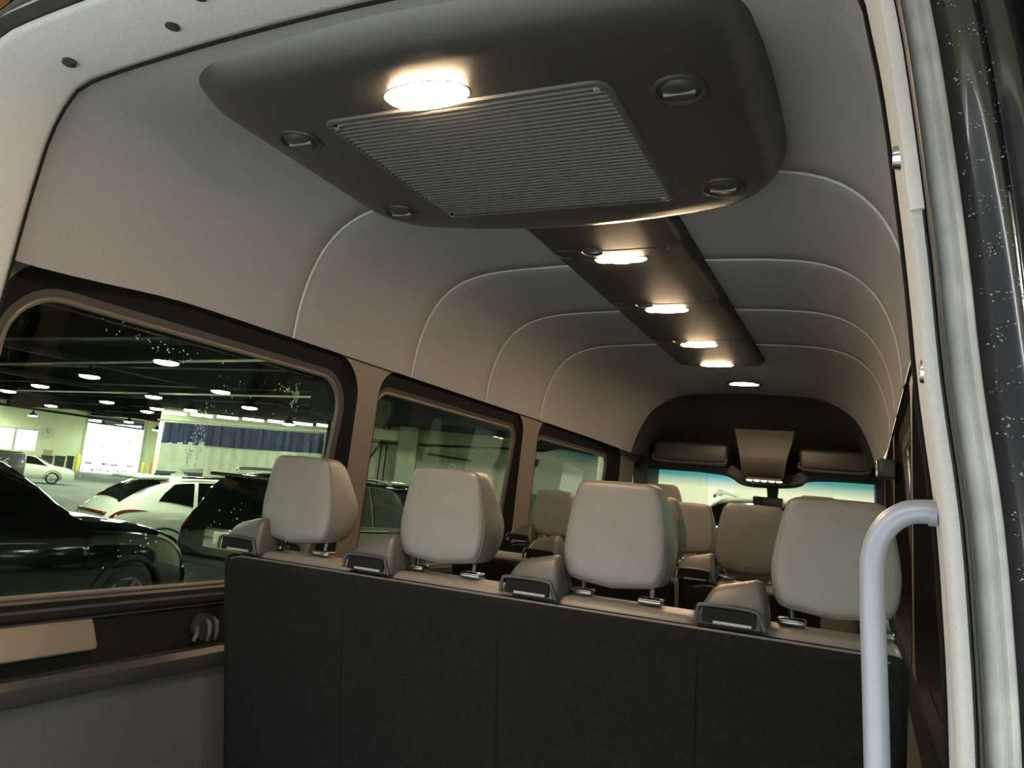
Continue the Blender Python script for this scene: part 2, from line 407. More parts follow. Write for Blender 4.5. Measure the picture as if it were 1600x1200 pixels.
# ================================================================== REAR CEILING UNIT
unit = empty('rear_climate_unit', (.035, 1.42, 1.88), label='large black ceiling climate unit with ribbed grille and four round vents', cat='air conditioner')
UX, UY = .035, 1.42
def uout(hx, y0, y1, r, bow, n=10):
    pts = rrect(-hx, hx, y0, y1, r, n); out = []
    # refine the long sides
    q = []
    for i in range(len(pts)):
        a = pts[i]; b = pts[(i + 1) % len(pts)]; L = math.dist(a, b); k = max(1, int(L / .05))
        for j in range(k): q.append((lerp(a[0], b[0], j / k), lerp(a[1], b[1], j / k)))
    ym = (y0 + y1) / 2
    for x, y in q:
        t = max(0, (y - ym) / (y1 - ym)); t2 = max(0, (ym - y) / (ym - y0))
        out.append((x, y + bow * t * (1 - (x / hx) ** 2) - .02 * t2 * (1 - (x / hx) ** 2)))
    return out
N0 = len(uout(.5, 1.1, 1.8, .15, .06))
def uring(z, hx, y0, y1, r, bow): 
    o = uout(hx, y0, y1, r, bow); return [(x, y - UY, z - 1.9) for x, y in resample(o + [o[0]], 161)[:-1]]
ub = MB()
ub.loft([uring(z_ + .02, *q_) for z_, *q_ in ((1.935, .550, .938, 1.75, .13, .13), (1.868, .549, .950, 1.748, .13, .13), (1.846, .545, .965, 1.745, .13, .128), (1.830, .537, .984, 1.742, .125, .125), (1.815, .523, 1.003, 1.736, .115, .118), (1.806, .508, 1.022, 1.73, .105, .105), (1.8018, .486, 1.05, 1.724, .095, .085), (1.8, .455, 1.085, 1.72, .09, .055), (1.7995, .42, 1.115, 1.718, .08, .035))], True, False, False)
body = ub.build('housing', 'unit_plastic', unit, 60)
# bottom face, with the grille opening
GX0, GX1, GY0, GY1 = -.306, .298, 1.158 - UY, 1.692 - UY
big = [(x, y) for x, y, z in uring(1.8195, .42, 1.115, 1.718, .08, .035)]
holed('bottom_face', big, [rrect(GX0, GX1, GY0, GY1, .03, 5)], 0.0, lambda u, v, ww: (u, v, 1.8195 - 1.9), 'unit_plastic', unit)
gr = MB().loft([[(x, y, 1.8195 - 1.9) for x, y in rrect(GX0 - .006, GX1 + .006, GY0 - .006, GY1 + .006, .034, 5)],
                [(x, y, 1.8155 - 1.9) for x, y in rrect(GX0 - .002, GX1 + .002, GY0 - .002, GY1 + .002, .032, 5)],
                [(x, y, 1.8155 - 1.9) for x, y in rrect(GX0 + .006, GX1 - .006, GY0 + .006, GY1 - .006, .026, 5)],
                [(x, y, 1.826 - 1.9) for x, y in rrect(GX0 + .006, GX1 - .006, GY0 + .006, GY1 - .006, .026, 5)]]).build('grille', 'dark_plastic', unit, 40)
MB().box(GX0, GX1, GY0, GY1, 1.826 - 1.9, 1.828 - 1.9).build('filter_mesh', 'grey_plastic', gr)
MB().box(GX0 + .06, GX1 - .10, GY0 + .05, GY1 - .02, 1.822 - 1.9, 1.8265 - 1.9).build('filter_pad', 'black_plastic', gr)
NS = 34
me0 = None
for k in range(NS):
    y = GY0 + .012 + (GY1 - GY0 - .024) * (k + .5) / NS
    if me0 is None:
        x0, x1 = GX0 + .004, GX1 - .004
        sl = MB().loft([[(x, -.0050, .007), (x, -.0045, .0005), (x, -.0015, -.0022), (x, .0015, -.0022), (x, .0045, .0005), (x, .0050, .007)] for x in (x0, x1)], True, True, True).build('slat', 'slat_plastic', gr, 60)
        me0 = sl.data
    else:
        sl = bpy.data.objects.new('slat', me0); COL.objects.link(sl); sl.parent = gr
    sl.location = (0, y, 1.8175 - 1.9)
for x in (GX0 + .02, GX1 - .02):
    for y in (GY0 + .02, GY1 - .018):
        MB().cyl((x, y, 1.8130 - 1.9), (x, y, 1.820 - 1.9), .007, 12).build('screw', 'chrome' if x < 0 else 'grey_plastic', gr, 40)
def lathe(prof, n=24, c=(0, 0, 0)):
    return MB().loft([[(c[0] + r * math.cos(2 * math.pi * k / n), c[1] + r * math.sin(2 * math.pi * k / n), c[2] + z) for k in range(n)] for r, z in prof], True, False, True)
for x, y in ((-.413, 1.216 - UY), (.413, 1.221 - UY), (-.42, 1.634 - UY), (.418, 1.645 - UY)):
    z = (1.8195 if abs(y) < .2 else 1.8195) - 1.9
    v = lathe([(.050, .006), (.048, -.004), (.043, -.0055), (.039, -.003), (.037, .006)], 28, (x, y, z)).build('round_vent', 'black_plastic', unit, 40)
    lathe([(.036, .004), (.030, -.004), (.016, -.0075), (.0, -.0085)], 24, (x, y, z)).build('vent_ball', 'unit_plastic', v, 60)
    MB().box(x - .028, x + .028, y - .002, y + .002, z - .0095, z + .002).build('vane', 'grey_plastic', v)
def lens_outline(wd, dp, tip):
    if tip:
        h = catmull([(0, dp), (.35 * wd, .97 * dp), (.68 * wd, .80 * dp), (.92 * wd, .46 * dp), (wd, .10 * dp)], 4); top = [(-x, y) for x, y in h[::-1]] + h[1:]
        return top + [(x, -y) for x, y in top[::-1]]
    h = [(0, dp), (.25 * wd, dp * .96), (.42 * wd, dp * .62), (.75 * wd, dp * .56), (.95 * wd, dp * .45), (wd, dp * .12)]
    h = catmull(h, 4); top = [(-x, y) for x, y in h[::-1]] + h[1:]
    return top + [(x, -y) for x, y in top[::-1]]
def lamp_lens(parent, cx, cy, z, wd=.083, dp=.042, bulge=.009, name='lamp_lens', m='van_lamp', tip=0):
    o = lens_outline(wd, dp, tip)
    rings = [[(cx + x * q, cy + y * q, z - bulge * t) for x, y in o] for q, t in ((1, 0), (.97, .45), (.85, .85), (.6, 1), (.2, 1.05))]
    l = MB().loft(rings, True, False, True).build(name, m, parent, 60)
    o2 = [(cx + x * 1.08, cy + y * 1.10, z + .001) for x, y in o]
    MB().loft([o2, [(cx + x * 1.05, cy + y * 1.06, z - .002) for x, y in o], [(cx + x, cy + y, z - .001) for x, y in o]]).build('lamp_bezel', 'dark_plastic', parent, 40)
    return l
lamp_lens(unit, -.036, 1.119 - UY, 1.8205 - 1.9, .084, .040, .012, tip=1)

# ================================================================== CENTRE CEILING CONSOLE
con = empty('ceiling_console', (.02, 3.0, 1.9), label='long black ceiling console carrying four lit reading lamps', cat='ceiling console')
def cring(y, k=1.0):
    h = [(.232, .02), (.230, -.004), (.222, -.018), (.205, -.027), (.12, -.033), (0, -.035)]
    p = [(-x * k, z) for x, z in h] + [(x * k, z) for x, z in h[-2::-1]]
    return [(x, y - 3.0, z + .005) for x, z in p]
CY = [1.84, 2.215, 2.855, 3.50, 4.14]
for i in range(4):
    a, b = CY[i], CY[i + 1]
    MB().loft([[(x, y, z + .006) for x, y, z in cring(a + .001)], cring(a + .006), cring(b - .006), [(x, y, z + .006) for x, y, z in cring(b - .001)]] +
              ([[(x * .9, y + .03, z + .03) for x, y, z in cring(b)]] if i == 3 else []), False).build('console_module', 'console_plastic', con, 40)
for i, (ly, vy) in enumerate(((2.305, 2.285), (2.945, 2.925), (3.595, 3.575), (4.085, 4.07))):
    lamp_lens(con, -.005, ly - 3.0, -.0295, .084, .030, .008)
    if i < 3:
        for vx in (-.175, -.075, .135):
            lathe([(.040, .004), (.038, -.003), (.034, -.004), (.031, .002), (.012, -.002), (0, -.003)], 20, (vx, vy - 3.0 - .06 + (.03 if vx < -.1 else 0), -.0275 + (.006 if abs(vx) > .12 else 0))).build('round_vent', 'black_plastic', con, 40)

# ================================================================== CAB OVERHEAD
cab = empty('cab_overhead_shelf', (0, 5.6, 1.5), label='dark overhead panel above the windshield with two storage pockets', cat='overhead shelf')
def lc(p): return [(x, y - 5.6, z - 1.5) for x, y, z in p]
arch = [(x, z) for x, _, z in roof_ring(5.40)]
low = []
rings = []
for y, sx, z0, k in ((5.40, 1.004, 0, 0), (5.46, .97, 0, .04), (5.62, .96, 0, .30), (5.78, .97, 0, .62), (5.90, .98, 0, .85), (5.95, .98, 0, 1.0)):
    r = []
    for x, z in arch:
        zt = 1.56
        zz = lerp(z, min(z, zt), k) if z > zt else z
        zz = z if z < zt else lerp(z, zt, k)
        r.append((x * sx, y, zz))
    rings.append(lc(r))
MB().loft(rings, False).build('panel', 'black_plastic', cab, 60)
MB().box(-.84, .84, 5.955 - 5.6, 6.14 - 5.6, 1.405 - 1.5, 1.66 - 1.5).build('back_panel', 'trim_black', cab)
for x0, x1 in ((-.72, -.17), (.31, .78)):
    b = rbox('storage_pocket', x0, x1, 5.72 - 5.6, 5.95 - 5.6, 1.445 - 1.5, 1.60 - 1.5, .03, 'black_plastic', cab)
    MB().tube(lc(catmull([(x0 + .01, 5.715, 1.50), (x0 + .03, 5.712, 1.455), ((x0 + x1) / 2, 5.71, 1.447), (x1 - .03, 5.712, 1.455), (x1 - .01, 5.715, 1.50)], 5)), .009, 8).build('lip', 'dark_plastic', b, 180)
# header above the glass, dips in the middle
hdr = [(-.80, 1.392), (-.55, 1.40), (-.25, 1.385), (-.17, 1.365), (-.10, 1.325), (0, 1.312), (.22, 1.322), (.32, 1.345), (.38, 1.382), (.6, 1.395), (.86, 1.40)]
hc = catmull(hdr, 5)
MB().loft([lc([(x, 5.93, z + .10) for x, z in hc]), lc([(x, 5.93, z + .02) for x, z in hc]), lc([(x, 5.97, z) for x, z in hc]), lc([(x, 6.15, z + .03) for x, z in hc]), lc([(x, 6.15, z + .2) for x, z in hc])], False).build('header', 'black_plastic', cab, 50)
oc = MB().loft([lc([(x * a + .09, y, z) for x in (-1, -.8, 0, .8, 1)]) for a, y, z in ((.20, 5.58, 1.70), (.185, 5.62, 1.62), (.16, 5.60, 1.52), (.145, 5.62, 1.42), (.13, 5.68, 1.37), (.12, 5.80, 1.345), (.12, 5.93, 1.34))], False).build('lamp_console', 'guide_plastic', cab, 60)
MB().box(-.015, .215, 5.60 - 5.6, 5.72 - 5.6, 1.352 - 1.5, 1.368 - 1.5).build('lamp_tray', 'brown_plastic', oc)
for x in (.0, .05, .10, .15, .20):
    lathe([(.02, .0), (.018, -.006), (0, -.009)], 12, (x, 5.635 - 5.6, 1.3515 - 1.5)).build('map_lamp', 'cab_lamp', oc, 60)
fl = empty('front_dome_lamp', (.034, 4.95, 1.917), label='small lit dome lamp in the headliner ahead of the console', cat='lamp')
lathe([(.11, .006), (.108, -.003), (.10, -.006), (.09, -.004), (0, -.004)], 24, (0, 0, 0)).build('base_plate', 'dark_plastic', fl, 40)
lamp_lens(fl, 0, 0, -.004, .088, .034, .005)

# ================================================================== CAB: windshield, dash, front seats
ws = empty('window_9', kind='structure', label='windshield with a blue shade band along its top edge')
wv = []
MB().loft([[(x, 6.18 - .03 * (x / .8) ** 2 + .55 * (1.40 - z), z) for x in [-.92 + 1.84 * k / 16 for k in range(17)]] for z in (.80, 1.0, 1.2, 1.30, 1.40, 1.46)], False).build('pane', 'windshield_glass', ws, 60)
for s in (-1, 1):
    nm = 'trim_2' if s < 0 else 'trim_3'
    MB().loft([[(s * x, y, z) for x, y in ((.80, 5.86), (.79, 6.02), (.84, 6.20), (.95, 6.2), (.93, 5.9))] if z > 1.2 else [(s * x, y + .35, z) for x, y in ((.84, 5.86), (.83, 6.02), (.86, 6.20), (.97, 6.2), (.95, 5.9))] for z in (.75, 1.5)], True, True, True).build(nm, 'dark_plastic', None, 40)
    setp(bpy.data.objects[nm], 'dark windshield pillar on the %s of the cab' % ('left' if s < 0 else 'right'), kind='structure')
dash = empty('dashboard', (0, 6.2, .6), label='dark dashboard below the windshield', cat='dashboard')
rbox('body', -.855, .855, -.2, .55, -.2, .32, .08, 'black_plastic', dash)
rbox('instrument_cowl', -.70, -.22, -.26, .2, .27, .40, .06, 'black_plastic', dash)
sw = empty('steering_wheel', (-.46, 5.72, .86), label='black steering wheel ahead of the driver seat', cat='steering wheel', rot=(R(60), 0, 0))
MB().tube([(.19 * math.cos(t * math.pi / 16), .19 * math.sin(t * math.pi / 16), 0) for t in range(32)], .014, 8, closed=True).build('rim', 'black_plastic', sw, 180)
MB().cyl((0, 0, -.02), (0, 0, -.24), .03, 10).build('column', 'black_plastic', sw, 60)
rbox('hub', -.07, .07, -.06, .06, -.02, .02, .02, 'black_plastic', sw)
for a in (0, 180, 270): MB().cyl((.05 * math.cos(R(a)), .05 * math.sin(R(a)), 0), (.18 * math.cos(R(a)), .18 * math.sin(R(a)), 0), .012, 8).build('spoke', 'dark_plastic', sw, 60)
mc = empty('mirror_camera', (.11, 6.10, 1.232), label='black mirror foot with a grey camera box behind the windshield', cat='mirror')
MB().cyl((0, 0, .10), (0, .02, 0), .045, 12, .035).build('foot', 'black_plastic', mc, 60)
rbox('camera_box', -.075, .075, -.03, .04, -.055, .02, .01, 'black_plastic', mc)
rbox('display_box', -.135, -.075, -.035, .01, -.045, .02, .006, 'panel_grey', mc)

# ------------------------------------------------------------------ headrests and benches
def hr_out(wd, ht):
    # outline in (x, z): narrower top, widest at about 40 % of the height
    h = [(0, ht * 1.005), (.56 * wd, ht), (.70 * wd, ht * .985), (.79 * wd, ht * .935), (.90 * wd, ht * .72), (.985 * wd, ht * .46), (1.0 * wd, ht * .31), (.97 * wd, ht * .16), (.89 * wd, ht * .05), (.74 * wd, 0), (0, -.010 * 1)]
    h = resample(catmull(h, 6), 40)
    return h + [(-x, z) for x, z in h[-2:0:-1]]
def headrest(parent, x, y, z, wd=.112, ht=.21, posts=True, lm='leather', tilt=0.0, pz=.05):
    o = hr_out(wd, ht)
    def ring(q, d):
        r = []
        for a, b in o:
            bz = (b - ht / 2) * q + ht / 2
            f = 1.0 - .42 * max(0, (bz / ht - .45)) / .55 - .12 * max(0, .3 - bz / ht) / .3
            r.append((x + a * q, y + d * 1.14 * f + tilt * bz, z + bz))
        return r
    prof = [(.30, .0), (.72, .0008), (.89, .0030), (.960, .0075), (.988, .0145), (1.0, .026), (1.012, .045), (1.015, .07), (1.0, .098), (.95, .118), (.84, .131), (.6, .138), (.3, .14)]
    h = MB().loft([ring(q, d) for q, d in prof], True, True, True).build('headrest', lm, parent, 60)
    MB().tube(ring(.990, .0165), .0021, 5, closed=True).build('seam', 'leather_dark', h, 180)
    if posts:
        for s in (-1, 1):
            px = x + s * .076
            MB().tube([(px, y + .055, z + .02), (px, y + .055, z - .012), (px + .003, y + .050, z - .03), (px + .003, y + .046, z - pz - .03)], .0058, 8).build('post', 'post_metal', h, 180)
            rbox('post_collar', px - .024, px + .028, y + .030, y + .064, z - pz + .004, z - pz + .018, .004, 'post_metal', h, seg=2)
    return h
def belt_guide(parent, x, y, z, wd=.058, lm='guide_plastic'):
    # tapered hood with a slot at its back
    def ring(zz, a, b0, b1): return [(x + u + zz * .10, y + v, z + zz * (1 + 3.2 * u)) for u, v in rrect(-a, a, b0, b1, .014, 3)]
    h = MB().loft([ring(0, wd * 1.12, -.006, .105), ring(.02, wd * 1.08, -.004, .10), ring(.045, wd * .98, .002, .085), ring(.066, wd * .86, .010, .07), ring(.076, wd * .76, .018, .06), ring(.080, wd * .6, .026, .052)], True, True, True).build('belt_guide', lm, parent, 40)
    MB().tube(catmull([(x - wd * 1.05, y - .010, z + .002), (x - wd * 1.02, y - .010, z + .026), (x - wd * .8, y - .007, z + .034), (x + wd * .72, y - .007, z + .034), (x + wd * .95, y - .010, z + .022), (x + wd * 1.16, y - .010, z - .002)], 4), .0042, 6).build('slot_lip', 'black_plastic', h, 180)
    MB().box(x - wd * .86, x + wd * .84, y - .0105, y - .003, z + .002, z + .030).build('slot', 'trim_black', h)
    MB().box(x - wd * .50, x + wd * .72, y - .0125, y - .010, z + .003, z + .0075).build('belt_plate', 'silver_paint', h)
def bench(name, label, x0, x1, ytop, ztop, heads, guides, segs, group=None, htop=None, hz=None):
    b = empty(name, ((x0 + x1) / 2, ytop, 0), label=label, cat='bench seat', group=group)
    cx = (x0 + x1) / 2; X0, X1 = x0 - cx, x1 - cx
    lean = lambda c: (c.x, c.y + .19 * (ztop - c.z), c.z)
    rbox('back_panel', X0, X1, 0, .05, .12, ztop, .045, 'carpet_black', b, fn=lean, seg=4)
    MB().tube([lean(Vector((X0 + .03, .006, ztop - .012)))] + [lean(Vector((lerp(X0 + .06, X1 - .06, k / 12), .012, ztop - .0035))) for k in range(13)] + [lean(Vector((X1 - .03, .006, ztop - .012)))], .003, 6).build('panel_piping', 'leather_dark', b, 180)
    for a, c in segs[:-1]:
        if name == 'rear_bench': MB().tube([lean(Vector((c - cx, -.0005, lerp(.3, ztop - .05, k / 6)))) for k in range(7)], .0018, 5).build('panel_seam', 'carpet_black', b, 180)
    for a, c in segs:
        a -= cx; c -= cx
        rbox('backrest_cushion', a + .002, c - .002, .03, .17, .42, ztop + .012, .03, 'leather', b, fn=lambda q: (q.x, q.y + .19 * (ztop - q.z), q.z + .006 * math.cos((q.x - (a + c) / 2) / (c - a) * 3.1)), seg=4)
        rbox('seat_cushion', a + .002, c - .002, .20, .70, .30, .44, .04, 'leather', b, seg=4)
        m = (a + c) / 2
    for x in (X0 + .15, X1 - .15):
        rbox('leg', x - .03, x + .03, .2, .6, 0.002, .30, .01, 'black_plastic', b, seg=2)
    for hx in heads: headrest(b, hx - cx, .055, hz or ztop + .052, pz=(hz or ztop + .052) - ztop - .012)
    for gx in guides: belt_guide(b, gx - cx, .018, ztop + .008)
    return b
bench('rear_bench', 'rear four-seat bench with black carpeted back nearest the rear doors', -.745, .832, 1.53, .868, [-.576, -.145, .277, .706], [-.702, -.302, .112, .528], [(-.73, -.36), (-.36, .05), (.05, .47), (.47, .825)])
bench('middle_bench', 'bench two rows ahead of the rear doors, left section', -.62, .20, 2.52, .862, [.09], [-.27], [(-.61, -.21), (-.21, .19)], 'middle row seats')
bench('single_bench', 'single seat beside the middle bench with its own headrest', .235, .64, 2.52, .862, [.425], [.262], [(.24, .635)], 'middle row seats')
bench('front_bench', 'bench right behind the driver seat', -.80, .22, 3.40, .862, [-.60, -.28, .04], [-.745, -.44, -.12], [(-.79, -.45), (-.45, -.12), (-.12, .21)])
def front_seat(name, label, x):
    s_ = empty(name, (x, 4.72, 0), label=label, cat='car seat', group='cab seats')
    rbox('backrest', -.25, .25, 0, .14, .42, 1.06, .06, 'leather', s_, fn=lambda q: (q.x * (1 - .25 * max(0, (q.z - .8)) / .26), q.y + .2 * (1.06 - q.z), q.z), seg=4)
    rbox('seat_cushion', -.25, .25, .12, .62, .34, .48, .05, 'leather', s_, seg=4)
    rbox('pedestal', -.2, .2, .15, .55, .002, .34, .02, 'black_plastic', s_)
    headrest(s_, 0, .0, 1.085, .115, .155, True)
front_seat('driver_seat', 'driver seat with tall headrest behind the steering wheel', -.40)
front_seat('passenger_seat', 'front passenger seat on the right of the cab', .50)
# belt buckles
for nm, x, y, z, lab in (('belt_buckle', -.50, 3.10, .90, 'red-buttoned belt buckle left of the front bench headrest'), ('belt_buckle', .13, 2.95, .885, 'chrome-tongued belt buckle hanging by the front bench')):
    t = empty(nm, (x, y, z), label=lab, cat='seat belt buckle', rot=(R(20), 0, R(15)))
    rbox('body', -.018, .018, -.01, .012, -.03, .03, .006, 'black_plastic', t, seg=2)
    rbox('button', -.013, .013, -.014, -.008, .006, .024, .003, 'red_plastic' if x < 0 else 'chrome', t, seg=2)
    MB().box(-.013, .013, -.002, .002, -.10, -.03).build('strap', 'carpet_black', t)
# bracket on the left wall, belt anchor and strap on the right wall
br = empty('stowage_bracket', (-.868, 1.63, .655), label='black twin-pronged bracket on the left wall below the window', cat='bracket')
MB().cyl((-.008, 0, 0), (.012, 0, 0), .034, 24).build('rosette', 'black_plastic', br, 40)
for dy in (-.006, .02): MB().tube([(.012, dy, .022), (.026, dy + .002, .012), (.030, dy + .004, -.014), (.024, dy + .004, -.034)], .006, 8).build('prong', 'dark_plastic', br, 180)
MB().tube([(.01, -.03, .0), (.026, -.044, -.016), (.026, -.052, -.030)], .006, 8).build('lever', 'dark_plastic', br, 180)
ba = empty('belt_anchor', (.842, 3.60, 1.345), label='black belt anchor with chrome edge on the right pillar', cat='belt anchor')
rbox('block', -.05, .02, -.03, .05, -.045, .035, .008, 'black_plastic', ba, seg=2)
rbox('edge_plate', -.056, -.048, -.034, .0, -.04, .03, .003, 'chrome', ba, seg=2)
MB().loft([[(-.03, .0, -.04), (-.03, .045, -.04), (-.026, .045, -.04), (-.026, .0, -.04)], [(-.02, -.3, -.55), (-.02, -.25, -.55), (-.016, -.25, -.55), (-.016, -.3, -.55)]], True, True, True).build('belt_strap', 'carpet_black', ba)

# ================================================================== THE GARAGE
G = -.68
CE = 6.9
def polar(az, d): a = R(az); return (.76 - d * math.sin(a), d * math.cos(a))
class Plane:
    """a vertical plane facing the van: u to the right, z up"""
    def __init__(s, az, d):
        a = R(az); s.n = Vector((-math.sin(a), math.cos(a), 0)); s.u = Vector((math.cos(a), math.sin(a), 0)); s.o = Vector((.76, 0, 0)) + s.n * d; s.a = a
    def p(s, u, z, out=0.0): return s.o + s.u * u + Vector((0, 0, z)) - s.n * out      # out = towards the van
    def box(s, mb, u0, u1, z0, z1, o0, o1):
        c = [s.p(u, z, o) for z in (z0, z1) for u, o in ((u0, o0), (u1, o0), (u1, o1), (u0, o1))]
        mb.add(c, [(0, 1, 2, 3), (4, 7, 6, 5), (0, 4, 5, 1), (1, 5, 6, 2), (2, 6, 7, 3), (3, 7, 4, 0)]); return mb
PA, PC, PB, PF = Plane(54, 100), Plane(44, 60), Plane(28, 30), Plane(4, 18)
ax0, ax1 = -34, 8.4
GP = [(-60, -.7), (45, -.7), (45, 70), tuple(PA.p(60, 0, -.3).xy), tuple(PA.p(-40, 0, -.3).xy)]
setp(MB().add([(*p, G) for p in GP], [(0, 1, 2, 3, 4)]).build('ground', 'concrete'), 'smooth grey concrete garage floor', kind='structure')
cl = empty('ceiling_garage', kind='structure', label='dark timber and steel roof of the garage')
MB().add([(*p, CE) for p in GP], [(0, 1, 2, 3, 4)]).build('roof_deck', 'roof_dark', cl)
MB().box(-10.6, -7.6, 4.2, 6.4, 6.55, 6.6).build('timber_soffit', 'wood_deck', cl)
for k in range(13):     # steel beams across
    y = .5 + 6.5 * k
    b = MB().box(-95, 24, y, y + .25, 5.75, 6.85); b.box(-95, 24, y - .15, y + .4, 5.70, 5.76)
    b.build('roof_beam', 'steel_dark', cl)
for k in range(9):
    x = -90 + 11.5 * k
    MB().box(x, x + .2, -.4, 85, 5.3, 5.55).build('purlin', 'steel_dark', cl)
# far wall with the open roller door and windows
wf = empty('wall_far', kind='structure', label='pale far garage wall with windows and an open roller door')
holed('wall_panel', [(ax0, G), (ax1, G), (ax1, CE), (ax0, CE)], [[(.35, G + .02), (6.2, G + .02), (6.2, 5.85), (.35, 5.85)], [(-8.9, 1.1), (-4.35, 1.1), (-4.35, 3.3), (-8.9, 3.3)]], .3,
      lambda u, v, ww: PA.p(u, v, -.15 - ww), 'wall_cream', wf)
b = MB(); PA.box(b, -6.5, -6.3, 1.1, 3.3, -.3, .06); PA.box(b, -8.9, -4.35, 3.3, 3.42, -.3, .06); b.build('window_frame', 'steel_light', wf)
b = MB(); PA.box(b, -8.9, -4.35, 1.1, 3.3, -.2, -.18); b.build('window_pane', 'window_glass', wf)
b = MB(); PA.box(b, .1, .35, G, 5.9, 0, .15); PA.box(b, 6.2, 6.5, G, 5.9, 0, .15); PA.box(b, .1, 6.5, 5.85, 6.45, 0, .3); b.build('door_track', 'wall_green', wf)
# yard outside: ground and parked vehicles
b = MB(); b.add([PA.p(-40, G - .01, -.5), PA.p(60, G - .01, -.5), PA.p(60, G - .01, -80), PA.p(-40, G - .01, -80)], [(0, 1, 2, 3)]); setp(b.build('ground', 'white_wall2'), 'sunlit pale yard outside the roller door', kind='structure')
b = MB(); PA.box(b, -30, 45, G, 2.6, -36, -35); setp(b.build('wall_yard', 'white_wall2'), 'pale wall at the far side of the sunlit yard', kind='structure')
# return wall, curtain wall, side wall, front wall and the rest of the enclosure
def seg(name, a, b, m, label):
    a = Vector((*a, 0)); b = Vector((*b, 0)); d = (b - a).normalized(); n = Vector((-d.y, d.x, 0)) * .15
    v = [p + Vector((0, 0, z)) for z in (G, CE) for p in (a - n, b - n, b + n, a + n)]
    o = raw(name, v, [(0, 1, 2, 3), (4, 7, 6, 5), (0, 4, 5, 1), (1, 5, 6, 2), (2, 6, 7, 3), (3, 7, 4, 0)], m)
    return setp(o, label, kind='structure')
pa0, pa1 = PA.p(ax0, 0), PA.p(ax1, 0); pc0, pc1 = PC.p(-5.9, 0, -2), PC.p(7.2, 0, -2); pb0, pbm, pb1 = PB.p(-5.4, 0), PB.p(1.7, 0), PB.p(9, 0); pf0, pf1 = PF.p(-4.6, 0), PF.p(30, 0)
seg('wall_return', pa1.xy, pc0.xy, 'wall_cream', 'short pale wall between the roller door and the curtain')
seg('wall_curtain', pc0.xy, pc1.xy, 'wall_cream', 'pale wall behind the wash bay curtain')
seg('wall_side', pc1.xy, pb0.xy, 'steel_dark', 'garage wall beside the curtain')
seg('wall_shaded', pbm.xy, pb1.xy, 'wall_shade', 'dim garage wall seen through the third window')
seg('wall_piped', pb0.xy, pbm.xy, 'wall_green', 'grey green garage wall with pipes seen through the middle windows')
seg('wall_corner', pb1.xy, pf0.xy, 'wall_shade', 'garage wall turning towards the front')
seg('wall_front', pf0.xy, pf1.xy, 'wall_white', 'bright cream wall ahead of the van')
seg('wall_starboard', pf1.xy, (26, -.5), 'wall_white', 'garage wall on the right of the van')
wr_ = empty('wall_rear', kind='structure', label='garage wall behind the van with a wide open door to daylight')
holed('wall_panel', [(-60, G), (26, G), (26, CE), (-60, CE)], [[(-4.0, G + .005), (5.5, G + .005), (5.5, 2.35), (-4.0, 2.35)]], .3, lambda u, v, ww: (u, -.7 + ww, v), 'wall_white', wr_)
seg('wall_end', (-60, -.5), pa0.xy, 'wall_white', 'far left garage wall')
setp(MB().add([(-60, -18, G - .002), (60, -18, G - .002), (60, -.55, G - .002), (-60, -.55, G - .002)], [(0, 1, 2, 3)]).build('ground', 'pavement'), 'pale pavement outside the open door behind the van', kind='structure')
setp(MB().box(-60, 60, -18.5, -18, G, 11).build('wall_sky_block', 'yard_wall'), 'dark building wall across the yard behind the van', kind='structure')  # unseen wall added to keep low sky out of the rear door
pl_ = bpy.data.lights.new('door_portal', 'AREA'); pl_.shape = 'RECTANGLE'; pl_.size = 9.5; pl_.size_y = 3.0; pl_.cycles.is_portal = True
po = bpy.data.objects.new('door_portal', pl_); COL.objects.link(po); po.location = (.75, -.9, .83); po.rotation_euler = (R(90), 0, 0)
# front wall panels
pn = empty('wall_panelling', label='cream wall panels and grey door ahead of the windshield', cat='wall panels')
for u0, u1 in ((-3.2, -2.15), (-1.35, -.35), (-.25, .55), (.65, 1.6), (1.7, 2.6)):
    b = MB(); PF.box(b, u0, u1, G + .1, 3.2, .15, .19); b.build('panel', 'wall_white', pn)
b = MB(); PF.box(b, -2.02, -1.45, G, 2.4, .15, .2); d = b.build('door', 'white_wall2', pn)
b = MB(); PF.box(b, -1.79, -1.69, 1.52, 1.66, .2, .22); b.build('notice', 'steel_light', d)
# curtain: blue band above clear vinyl, in folds
cu = empty('wash_bay_curtain', label='hanging curtain, dark blue above and clear vinyl below', cat='curtain')
def folds(u0, u1, z0, z1, amp, n, out):
    r = []
    for zz in (z0, z1): r.append([PC.p(lerp(u0, u1, k / n), lerp(zz, zz + .4, k / n), out + amp * math.sin(k * 1.1) + amp * .5 * math.sin(k * 2.7)) for k in range(n + 1)])
    return MB().loft(r, False)
folds(-5.55, 5.6, 2.50, 4.0, .10, 90, .4).build('blue_band', 'curtain_blue', cu, 60)
folds(-5.55, -2.55, .55, 2.50, .03, 24, .4).build('vinyl_panel', 'vinyl', cu, 60)
folds(-2.5, 5.6, .40, 2.50, .04, 60, .45).build('vinyl_panel', 'vinyl', cu, 60)
folds(-5.6, 5.6, G, .55, .03, 60, .38).build('skirt', 'curtain_blue', cu, 60)
b = MB(); b.tube([PC.p(-6, 4.1, .4), PC.p(6, 4.6, .4)], .06, 6); b.build('rail', 'steel_light', cu)
for k in range(7):
    b = MB(); u = -5.6 + 1.75 * k; PC.box(b, u, u + 1.45, 4.55 + .06 * k, 4.72 + .06 * k, .9, 1.05)
    setp(b.build('tube_light', 'tube_lamp'), 'glowing tube light number %s in the row above the curtain, counted from the roller door' % ('one', 'two', 'three', 'four', 'five', 'six', 'seven')[k], 'light')
